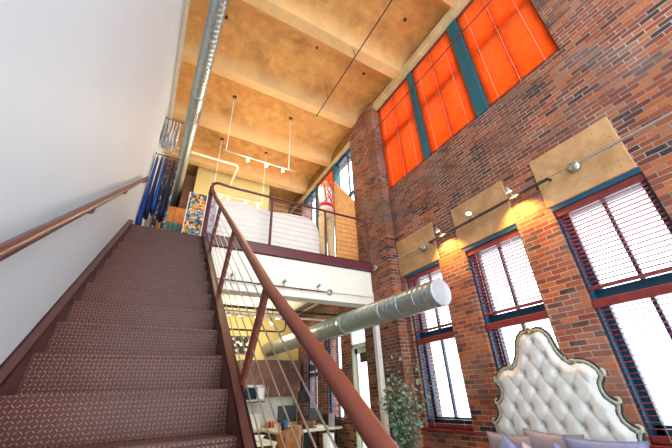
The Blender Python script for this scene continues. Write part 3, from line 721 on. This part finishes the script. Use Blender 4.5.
item('desk_printer', 'black printer standing at the desk end beside the window', 'printer', MB().box(3.3, 3.48, 6.15, 6.4, DZT, DZT+.17).box(3.32, 3.46, 6.17, 6.38, DZT+.17, DZT+.2), 'black', bevel=.01)
item('paper_stack', 'stack of loose white papers on the desk in front of the small monitor', 'papers', MB().box(3.0, 3.22, 6.0, 6.2, DZT, DZT+.03), 'paper')
item('file_box', 'pale blue file box beside the small monitor', 'box', box(3.30, 3.37, 6.0, 6.12, DZT, DZT+.2), 'lilac', bevel=.004)
item('desk_basket', 'dark wicker basket of clutter in the middle of the desk', 'basket', MB().lathe((2.9, 6.2, DZT), [(0, 0), (.09, 0), (.12, .1), (.11, .1), (.08, .02), (0, .02)], n=20), 'stem')
for k, (x, y, m, h) in enumerate([(2.4, 6.1, 'black', .12), (2.48, 6.2, 'blueplastic', .14), (3.08, 6.28, 'orange', .1), (2.78, 6.05, 'black', .08), (2.36, 6.3, 'paper', .1)]):
    item('desk_cup', ['black cup at the left desk end', 'blue cup at the left desk end', 'orange cup before the small monitor', 'low black cup in the middle of the desk', 'white cup at the far left desk end'][k], 'cup', MB().lathe((x, y, DZT), [(0, 0), (.03, 0), (.036, h), (.032, h), (.028, .01), (0, .01)], n=16), m)
# tall speaker on a stand
t = thing('speaker_stand', (3.3, 7.25, FLOOR), 'slim black stand carrying a speaker in front of the kitchen window', 'stand')
MB().tube([(3.3, 7.25, FLOOR), (3.3, 7.25, -.1)], .015, 10).build('pole', 'dark', t); disc((3.3, 7.25, FLOOR), .14, (0, 0, 1), .02).build('base', 'dark', t)
item('loudspeaker', 'small black loudspeaker on the slim stand', 'speaker', box(3.2, 3.4, 7.17, 7.33, -.1, .12), 'black', bevel=.01)
item('ceiling_speaker', 'black fixture sticking out of the brick between the kitchen windows', 'fixture', MB().box(3.3, 3.42, 6.9, 7.02, .5, .62).tube([(3.42, 6.96, .56), (XR-.001, 6.96, .56)], .02, 10), 'black')
# chairs
def chair(x, y, rot, label, shell, w=.42):
    t = thing('bentwood_chair', (x, y, FLOOR), label, 'chair')
    c, s = math.cos(rot), math.sin(rot)
    R_ = lambda u, v, z: (x+u*c-v*s, y+u*s+v*c, z)
    n = 12; vs = []
    for j in range(7):
        for i in range(n+1):
            a = PI*(.08+.84*i/n); z = FLOOR+.55+.33*j/6; rr = w/2*(1+.06*j/6)*(1 if j < 6 else .97)
            zz = z-(.10*abs(math.cos(a))**2)*(j/6)
            vs.append(R_(rr*math.cos(a), -rr*math.sin(a)*.8, zz))
    mb = MB().add(vs, [(j*(n+1)+i, j*(n+1)+i+1, (j+1)*(n+1)+i+1, (j+1)*(n+1)+i) for j in range(6) for i in range(n)], True)
    mb.build('backrest', shell, t, solid=.014)
    m2 = MB(); m2.add([R_(w/2*math.cos(q*2*PI/20), w/2*math.sin(q*2*PI/20), FLOOR+zz) for zz in (.43, .47) for q in range(20)], [(q, (q+1) % 20, 20+(q+1) % 20, 20+q) for q in range(20)]+[tuple(range(20)), tuple(range(20, 40))]); m2.build('seat', shell, t)
    for u, v in ((-.16, -.16), (.16, -.16), (-.16, .16), (.16, .16)):
        MB().tube([R_(u*1.2, v*1.2, FLOOR), R_(u, v, FLOOR+.44)], .011, 8).build('leg', 'dark', t)
    for u in (-.15, .15): MB().tube([R_(u, -.14, FLOOR+.45), R_(u*1.05, -.165, FLOOR+.75)], .01, 8).build('back_support', 'dark', t)
chair(2.32, 5.65, .1, 'orange bent wood chair with curved back drawn up to the desk', 'orangewood', w=.48)
t = thing('side_table', (1.9, 5.7, FLOOR), 'small cream topped side table seen through the stair cables', 'table')
box(1.62, 2.0, 5.3, 5.9, -.60, -.56).build('table_top', 'ivory', t, bevel=.01)
for x in (1.65, 1.97):
    for y in (5.34, 5.86): box(x-.015, x+.015, y-.015, y+.015, FLOOR, -.6).build('leg', 'paper', t)
item('serving_bowl', 'white bowl on the small side table', 'bowl', MB().lathe((1.8, 5.6, -.56), [(0, 0), (.05, 0), (.11, .07), (.105, .07), (.045, .01), (0, .01)], n=24), 'paper')
item('waste_bin', 'bright green bin standing near the glazed door', 'bin', MB().lathe((3.12, 5.45, FLOOR), [(0, 0), (.1, 0), (.13, .5), (.125, .5), (.095, .02), (0, .02)], n=24), 'green')
item('cloth_roll', 'white paper roll standing under the desk end', 'roll', MB().lathe((3.15, 5.85, FLOOR), [(0, 0), (.1, 0), (.1, .7), (0, .7)], n=24), 'paper')
# pipes below the loft
def pipe(label, pts, r, m): tag(tube(pts, r, 10).build('service_pipe', m), label, 'pipe')
pipe('black pipe running level under the front of the loft', [(.42, 5.2, 1.31), (3.3, 5.2, 1.31)], .022, 'dark')
pipe('white pipe running level just behind the loft beam', [(.42, 5.6, 1.27), (3.3, 5.6, 1.30)], .02, 'cream')
pipe('black pipe with an upturned end in the middle of the kitchen ceiling', [(1.0, 6.5, 1.2), (2.42, 6.5, 1.2), (2.5, 6.5, 1.22), (2.53, 6.5, 1.3), (2.53, 6.5, 1.88)], .018, 'dark')
pipe('thin white pipe slanting across the kitchen ceiling', [(2.2, 5.3, 1.2), (2.9, 7.0, 1.75)], .02, 'cream')
pipe('grey pipe running back along the kitchen ceiling', [(3.1, 4.9, 1.84), (3.1, 8.1, 1.84)], .05, 'dark')
t = thing('ceiling_globe', (2.4, 6.5, 1.3), 'small white globe lamp hanging under the kitchen ceiling', 'lamp')
MB().lathe((2.3, 6.7, 1.42), [(0.001, -.05), (.035, -.035), (.05, 0), (.035, .035), (.001, .05)], n=18).build('globe', 'paper', t); tube([(2.3, 6.7, 1.46), (2.3, 6.7, 1.89)], .006, 6).build('cord', 'dark', t)
t = thing('kitchen_track', (1.9, 7.2, 1.7), 'dark track with hanging cups of lamps along the kitchen ceiling', 'track light')
MB().tube([(1.2, 7.2, 1.72), (3.2, 7.2, 1.72)], .014, 8).tube([(1.3, 7.2, 1.72), (1.3, 7.2, 1.89)], .008, 6).tube([(3.1, 7.2, 1.72), (3.1, 7.2, 1.89)], .008, 6).build('track', 'dark', t)
for x in (1.5, 1.75, 2.1, 2.6): spot_head(t, (x, 7.2, 1.71), (0, -.3, -1), .05, False, m='dark', drop=.06); bulb(x, 7.15, 1.55, 12)
bulb(2.3, 6.7, 1.34, 18, (1, .85, .65)); 

# ------------------------------------------------------------------ bed
bx_, by_ = 3.26, 1.885
lean = .095
K = 3.3/3.1
ctr_z = .377; hy = 1.866
def HB(a, b, dpt=0):
    # a to the right (towards -y), b up from the first button, dpt towards the room
    n_ = Vector((math.cos(PHI), math.sin(PHI), 0)); h_ = Vector((math.sin(PHI), -math.cos(PHI), 0))
    up = Vector((0, 0, 1))*math.cos(lean)+n_*math.sin(lean); out = n_*math.cos(lean)-Vector((0, 0, 1))*math.sin(lean)
    return Vector((3.3, hy, ctr_z))+h_*a+up*b-out*dpt
PHI = -.091
half = [(0, .085), (.05, .096), (.09, .09), (.13, .06), (.155, .02), (.17, -.04), (.185, -.09), (.205, -.13), (.24, -.175), (.275, -.202), (.29, -.192), (.34, -.192), (.38, -.20), (.42, -.222), (.455, -.26), (.475, -.31), (.458, -.33), (.44, -.36), (.438, -.40), (.452, -.44), (.485, -.475), (.522, -.487), (.512, -.51), (.50, -.55), (.51, -.59), (.545, -.63), (.592, -.65), (.575, -.68), (.568, -.73), (.585, -.78), (.615, -.82), (.64, -.84), (.632, -.95), (.63, -1.25)]
half = [(a*K, b*K) for a, b in half]
bed = thing('upholstered_bed', (2.4, hy, FLOOR), 'bed with tall cream tufted headboard in a carved antique frame', 'bed')
def ptinpoly(x, y, P):
    c = False; n = len(P)
    for i in range(n):
        x1, y1 = P[i]; x2, y2 = P[(i+1) % n]
        if (y1 > y) != (y2 > y) and x < (x2-x1)*(y-y1)/(y2-y1)+x1: c = not c
    return c
P = half+[(-a, b) for a, b in half[::-1][:-1]]
def edged(x, y):
    best = 9
    n = len(P)
    for i in range(n):
        ax, ay = P[i]; bx2, by2 = P[(i+1) % n]; dx, dy = bx2-ax, by2-ay; L2 = dx*dx+dy*dy or 1e-9
        t = max(0, min(1, ((x-ax)*dx+(y-ay)*dy)/L2)); best = min(best, math.hypot(x-ax-dx*t, y-ay-dy*t))
    return best
S_, V_ = .159*K, .129*K
btn = [((c-r/2)*S_, -r*V_) for r in range(0, 9) for c in range(r+1)]
btn = [p for p in btn if ptinpoly(*p, P) and edged(*p) > .045]
# tufted padding: height field on a grid, clipped to the outline
step = .0125; G_ = {}; mb = MB()
xs = [i*step for i in range(-54, 55)]; zs = [.11-j*step for j in range(0, 100)]
def height(x, z):
    e = edged(x, z); h = .052*min(1, e/.07)**.5
    d = sorted(math.hypot(x-p[0], z-p[1]) for p in btn)[0]
    h -= .045*math.exp(-(d/.024)**1.4)
    # pleats along the diagonals that join neighbouring buttons
    u = x/S_; v = -z/V_
    for q in (u+v/2, u-v/2+v*0):
        f = abs((q+.5) % 1-.5); 
    q1 = u+v/2; q2 = u-v/2
    f1 = abs((q1+.5) % 1-.5); f2 = abs((q2+.5) % 1-.5)
    pl = math.exp(-(f1/.05)**2)+math.exp(-(f2/.05)**2)
    h -= .006*min(1, pl)*min(1, e/.05)
    return h
for j, z in enumerate(zs):
    for i, x in enumerate(xs):
        if ptinpoly(x, z, P):
            G_[i, j] = len(mb.v); mb.v.append(tuple(HB(x, z, .015+height(x, z))))
for (i, j), k in list(G_.items()):
    if (i+1, j) in G_ and (i, j+1) in G_ and (i+1, j+1) in G_:
        mb.f.append((k, G_[i+1, j], G_[i+1, j+1], G_[i, j+1])); mb.sm.append(True)
pad = mb.build('tufted_padding', 'cream_fabric', bed)
bk = MB(); nP = len(P)
bk.add([HB(a, b, .02) for a, b in P]+[HB(a, b, -.02) for a, b in P], [tuple(range(nP)), tuple(range(nP, 2*nP))[::-1]]+[(i, (i+1) % nP, (i+1) % nP+nP, i+nP) for i in range(nP)])
bk.build('headboard_back', 'cream_fabric', bed)
for a, b in btn[:60]:
    c = HB(a, b, .018+height(a, b)); MB().lathe(c, [(0, .008), (.006, .007), (.009, .003), (.0095, -.004)], (-1, 0, 0), 10).build('button', 'tan', pad)
# carved frame: smooth path with scroll curls
def smooth(pts, k=2):
    for _ in range(k):
        q = [pts[0]]
        for a, b in zip(pts, pts[1:]): q += [tuple(a[i]*.75+b[i]*.25 for i in range(2)), tuple(a[i]*.25+b[i]*.75 for i in range(2))]
        pts = q+[pts[-1]]
    return pts
fr = MB(); edge = MB(); out_ = MB()
for s in (1, -1):
    p = smooth([(a*s, b) for a, b in half], 1)
    fr.tube([HB(a, b, .03) for a, b in p], .017, 10)
    def offs(pts, d):
        o = []
        for i, (a, b) in enumerate(pts):
            a0, b0 = pts[max(i-1, 0)]; a1, b1 = pts[min(i+1, len(pts)-1)]; L = math.hypot(a1-a0, b1-b0) or 1
            o.append((a-(b1-b0)/L*d*s*-1*-1, b+(a1-a0)/L*d*s*-1*-1))
        return o
    edge.tube([HB(a, b, .034) for a, b in offs(p, .021)], .010, 8); edge.tube([HB(a, b, .034) for a, b in offs(p, -.020)], .0075, 8)
    # C-scrolls standing proud of the outline
    for (a0, b0, r, st_a, sw) in ((.262, -.175, .026, 2.2, 4.2), (.474, -.29, .028, 1.2, -4.0), (.517, -.465, .026, -2.2, 4.2), (.585, -.63, .028, -2.2, 4.2), (.63, -.82, .028, -2.2, 4.2), (.30, -.20, .022, 2.6, -4.0)):
        a0 *= K; b0 *= K; n = 14; pts = []; rr = []
        for i in range(n+1):
            q = i/n; an = st_a+sw*q; R_ = r*(1-.45*q)
            pts.append(HB((a0+R_*math.cos(an)*.9)*s, b0+R_*math.sin(an), .036)); rr.append(.012*(1-.5*q)+.004)
        MB().tube(pts, .01, 8, rr=rr).build('scroll', 'greenpaint', bed)
fr.build('carved_frame', 'greenpaint', bed); edge.build('gilt_beading', 'bronze', bed)
fin = MB()
for k in range(7):
    an = PI*(.12+.76*k/6); L = .05 if k != 3 else .062
    fin.tube([HB(0, .085, .045), HB(math.cos(an)*L*.5, .09+math.sin(an)*L*.5, .06), HB(math.cos(an)*L, .08+math.sin(an)*L, .05)], .01, 8, rr=[.006, .012, .005])
fin.lathe(HB(0, .088, .055), [(0, .02), (.014, .015), (.02, 0), (.014, -.015), (0, -.02)], (-1, 0, 0), 14)
fin.build('crest_shell', 'gold', bed)
box(1.2, 3.24, hy-.62, hy+.62, FLOOR+.12, FLOOR+.36).build('bed_base', 'cream_fabric', bed, bevel=.02)
for x in (1.28, 3.1):
    for y in (hy-.55, hy+.55): box(x-.03, x+.03, y-.03, y+.03, FLOOR, FLOOR+.12).build('leg', 'dark', bed)
MT = -.80
item('mattress', 'thick mattress with pale cover on the upholstered bed', 'mattress', box(1.22, 3.03, hy-.61, hy+.61, FLOOR+.361, MT), 'whitecloth', bevel=.05)
def pillow(label, m, x, y, z, w, h, rot, tip, th=.075, yaw=0):
    n = 20; mb = MB(); vs = []
    for sd in (1, -1):
        for j in range(n+1):
            for i in range(n+1):
                u = -1+2*i/n; v = -1+2*j/n
                pin = (1-.10*(1-u*u)*abs(v)), (1-.10*(1-v*v)*abs(u))
                hgt = th*((1-u**4)*(1-v**4))**.55
                vs.append(Vector((sd*hgt, u*w/2*pin[1]*(1-.0*v), v*h/2*pin[0])))
    R_ = Matrix.Rotation(yaw, 3, 'Z') @ Matrix.Rotation(tip, 3, 'Y') @ Matrix.Rotation(rot, 3, 'X')
    vs = [R_ @ v+Vector((x, y, z)) for v in vs]; k = (n+1)**2; f = []
    for sd in (0, 1):
        for j in range(n):
            for i in range(n):
                a = sd*k+j*(n+1)+i; q = (a, a+1, a+n+2, a+n+1); f.append(q if sd else q[::-1])
    mb.add(vs, f, True)
    o = tag(mb.build('pillow', m), label, 'pillow', 'pillows against the headboard')
    bm = bmesh.new(); bm.from_mesh(o.data); bmesh.ops.remove_doubles(bm, verts=bm.verts, dist=.0005); bm.to_mesh(o.data); bm.free()
PILL = [('mauve pillow at the left end against the headboard', 'mauve', 3.10, 2.27, -.53, .50, .42, 0, .15),
        ('mauve pillow at the middle of the headboard behind the lilac one', 'mauve', 3.12, 1.90, -.50, .50, .42, .05, .15),
        ('wide blue grey pillow at the right end against the headboard', 'bluepillow', 3.08, 1.50, -.52, .56, .42, 0, .15),
        ('blue grey pillow standing on its corner at the left', 'bluepillow', 2.93, 2.17, -.55, .36, .36, .6, .2),
        ('pale lilac pillow leaning in the middle, front row', 'lilac', 2.86, 1.90, -.58, .38, .36, .35, .25),
        ('blue grey pillow leaning front right with its corner up', 'bluepillow', 2.88, 1.68, -.56, .36, .34, .5, .22)]
for a in PILL:
    q_ = (a[2]-.075)/a[2]; pillow(a[0], a[1], a[2]*q_, a[3]*q_, (a[4]-.045)*q_, *a[5:9], th=.055)

# ------------------------------------------------------------------ plant
pt = thing('potted_tree', (3.05, 3.75, FLOOR), 'slender potted eucalyptus with grey green leaves in front of the brick', 'plant')
px_, py_ = 3.06, 3.70
MB().lathe((px_, py_, FLOOR), [(0, 0), (.13, 0), (.17, .3), (.18, .3), (.18, .34), (.16, .34), (.15, .28), (0, .28)], n=28).build('pot', 'pot', pt)
rnd = random.Random(3); stems = MB(); lv = MB(); tips = []
for k in range(15):
    a = 2*PI*k/15+rnd.uniform(-.3, .3); top = rnd.uniform(-.30, .42); sp = rnd.uniform(.10, .42)
    pts = []; 
    tx, ty = px_+math.cos(a)*sp*.55, py_+math.sin(a)*sp*1.15
    for i in range(9):
        q = i/8; bend = q**1.8
        pts.append(Vector((px_+(tx-px_)*bend+.01*math.sin(q*9+k), py_+(ty-py_)*bend+.012*math.cos(q*8+k), FLOOR+.28+(top-FLOOR-.28)*q)))
    stems.tube(pts, .006, 6, rr=[.008*(1-.75*i/8) for i in range(9)])
    for i in range(4, 9):
        for c in range(13):
            base = pts[i]+(pts[i-1]-pts[i])*rnd.random()
            an = rnd.uniform(0, 2*PI); el = rnd.uniform(-.7, .7); L = rnd.uniform(.03, .11)
            d = Vector((math.cos(an)*math.cos(el), math.sin(an)*math.cos(el), math.sin(el)))
            b2 = base+d*L
            if b2.x > XP-.05 and b2.y > 3.9: continue
            if c % 3 == 0: stems.tube([base, b2], .002, 4)
            nrm = Vector((rnd.uniform(-1, 1), rnd.uniform(-1, 1), rnd.uniform(-.3, 1))).normalized()
            s2 = d.cross(nrm).normalized(); l = rnd.uniform(.035, .062); w = l*.36; up = s2.cross(d)
            v0 = b2; vs = [v0, v0+d*l*.35+s2*w, v0+d*l*.75+s2*w*.75, v0+d*l, v0+d*l*.75-s2*w*.75, v0+d*l*.35-s2*w, v0+d*l*.5+up*l*.1]
            lv.add(vs, [(0, 1, 6), (1, 2, 6), (2, 3, 6), (3, 4, 6), (4, 5, 6), (5, 0, 6)], True)
stems.build('stems', 'stem', pt); lv.build('foliage', 'leaf', pt)

# ------------------------------------------------------------------ light
w = bpy.data.worlds.new('bright sky'); bpy.context.scene.world = w; w.use_nodes = True
bg = w.node_tree.nodes['Background']; bg.inputs[0].default_value = (.86, .94, 1, 1); bg.inputs[1].default_value = 5.6
sl = bpy.data.lights.new('sun', 'SUN'); sl.energy = 6; sl.angle = math.radians(1.5); sl.color = (1, .93, .82)
so = bpy.data.objects.new('sun', sl); C.objects.link(so); so.location = (8, 2, 12); so.rotation_euler = Vector((-.5, .12, -.86)).to_track_quat('-Z', 'Y').to_euler()

# ------------------------------------------------------------------ camera
cam = bpy.data.cameras.new('camera'); cam.sensor_width = 36; cam.lens = 318/672*36
cam.clip_start = .02
co = bpy.data.objects.new('camera', cam); C.objects.link(co); bpy.context.scene.camera = co
yaw, pit, rol = (math.radians(a) for a in (30.83, 28.3, -2.53))
F = Vector((math.sin(yaw)*math.cos(pit), math.cos(yaw)*math.cos(pit), math.sin(pit)))
r_ = Vector((math.cos(yaw), -math.sin(yaw), 0)); u_ = r_.cross(F)
r2 = r_*math.cos(rol)+u_*math.sin(rol); u2 = -r_*math.sin(rol)+u_*math.cos(rol)
co.matrix_world = Matrix(((r2.x, u2.x, -F.x, 0), (r2.y, u2.y, -F.y, 0), (r2.z, u2.z, -F.z, 0), (0, 0, 0, 1)))
for o in C.objects:
    if o.parent is None: o.location.z -= FLOOR
sc = bpy.context.scene
sc.view_settings.view_transform = 'Standard'; sc.view_settings.look = 'None'
sc.view_settings.exposure = .0; sc.view_settings.gamma = 1; sc.view_settings.use_curve_mapping = False
sc.cycles.use_denoising = True; sc.cycles.max_bounces = 10; sc.cycles.diffuse_bounces = 6; sc.cycles.transparent_max_bounces = 12
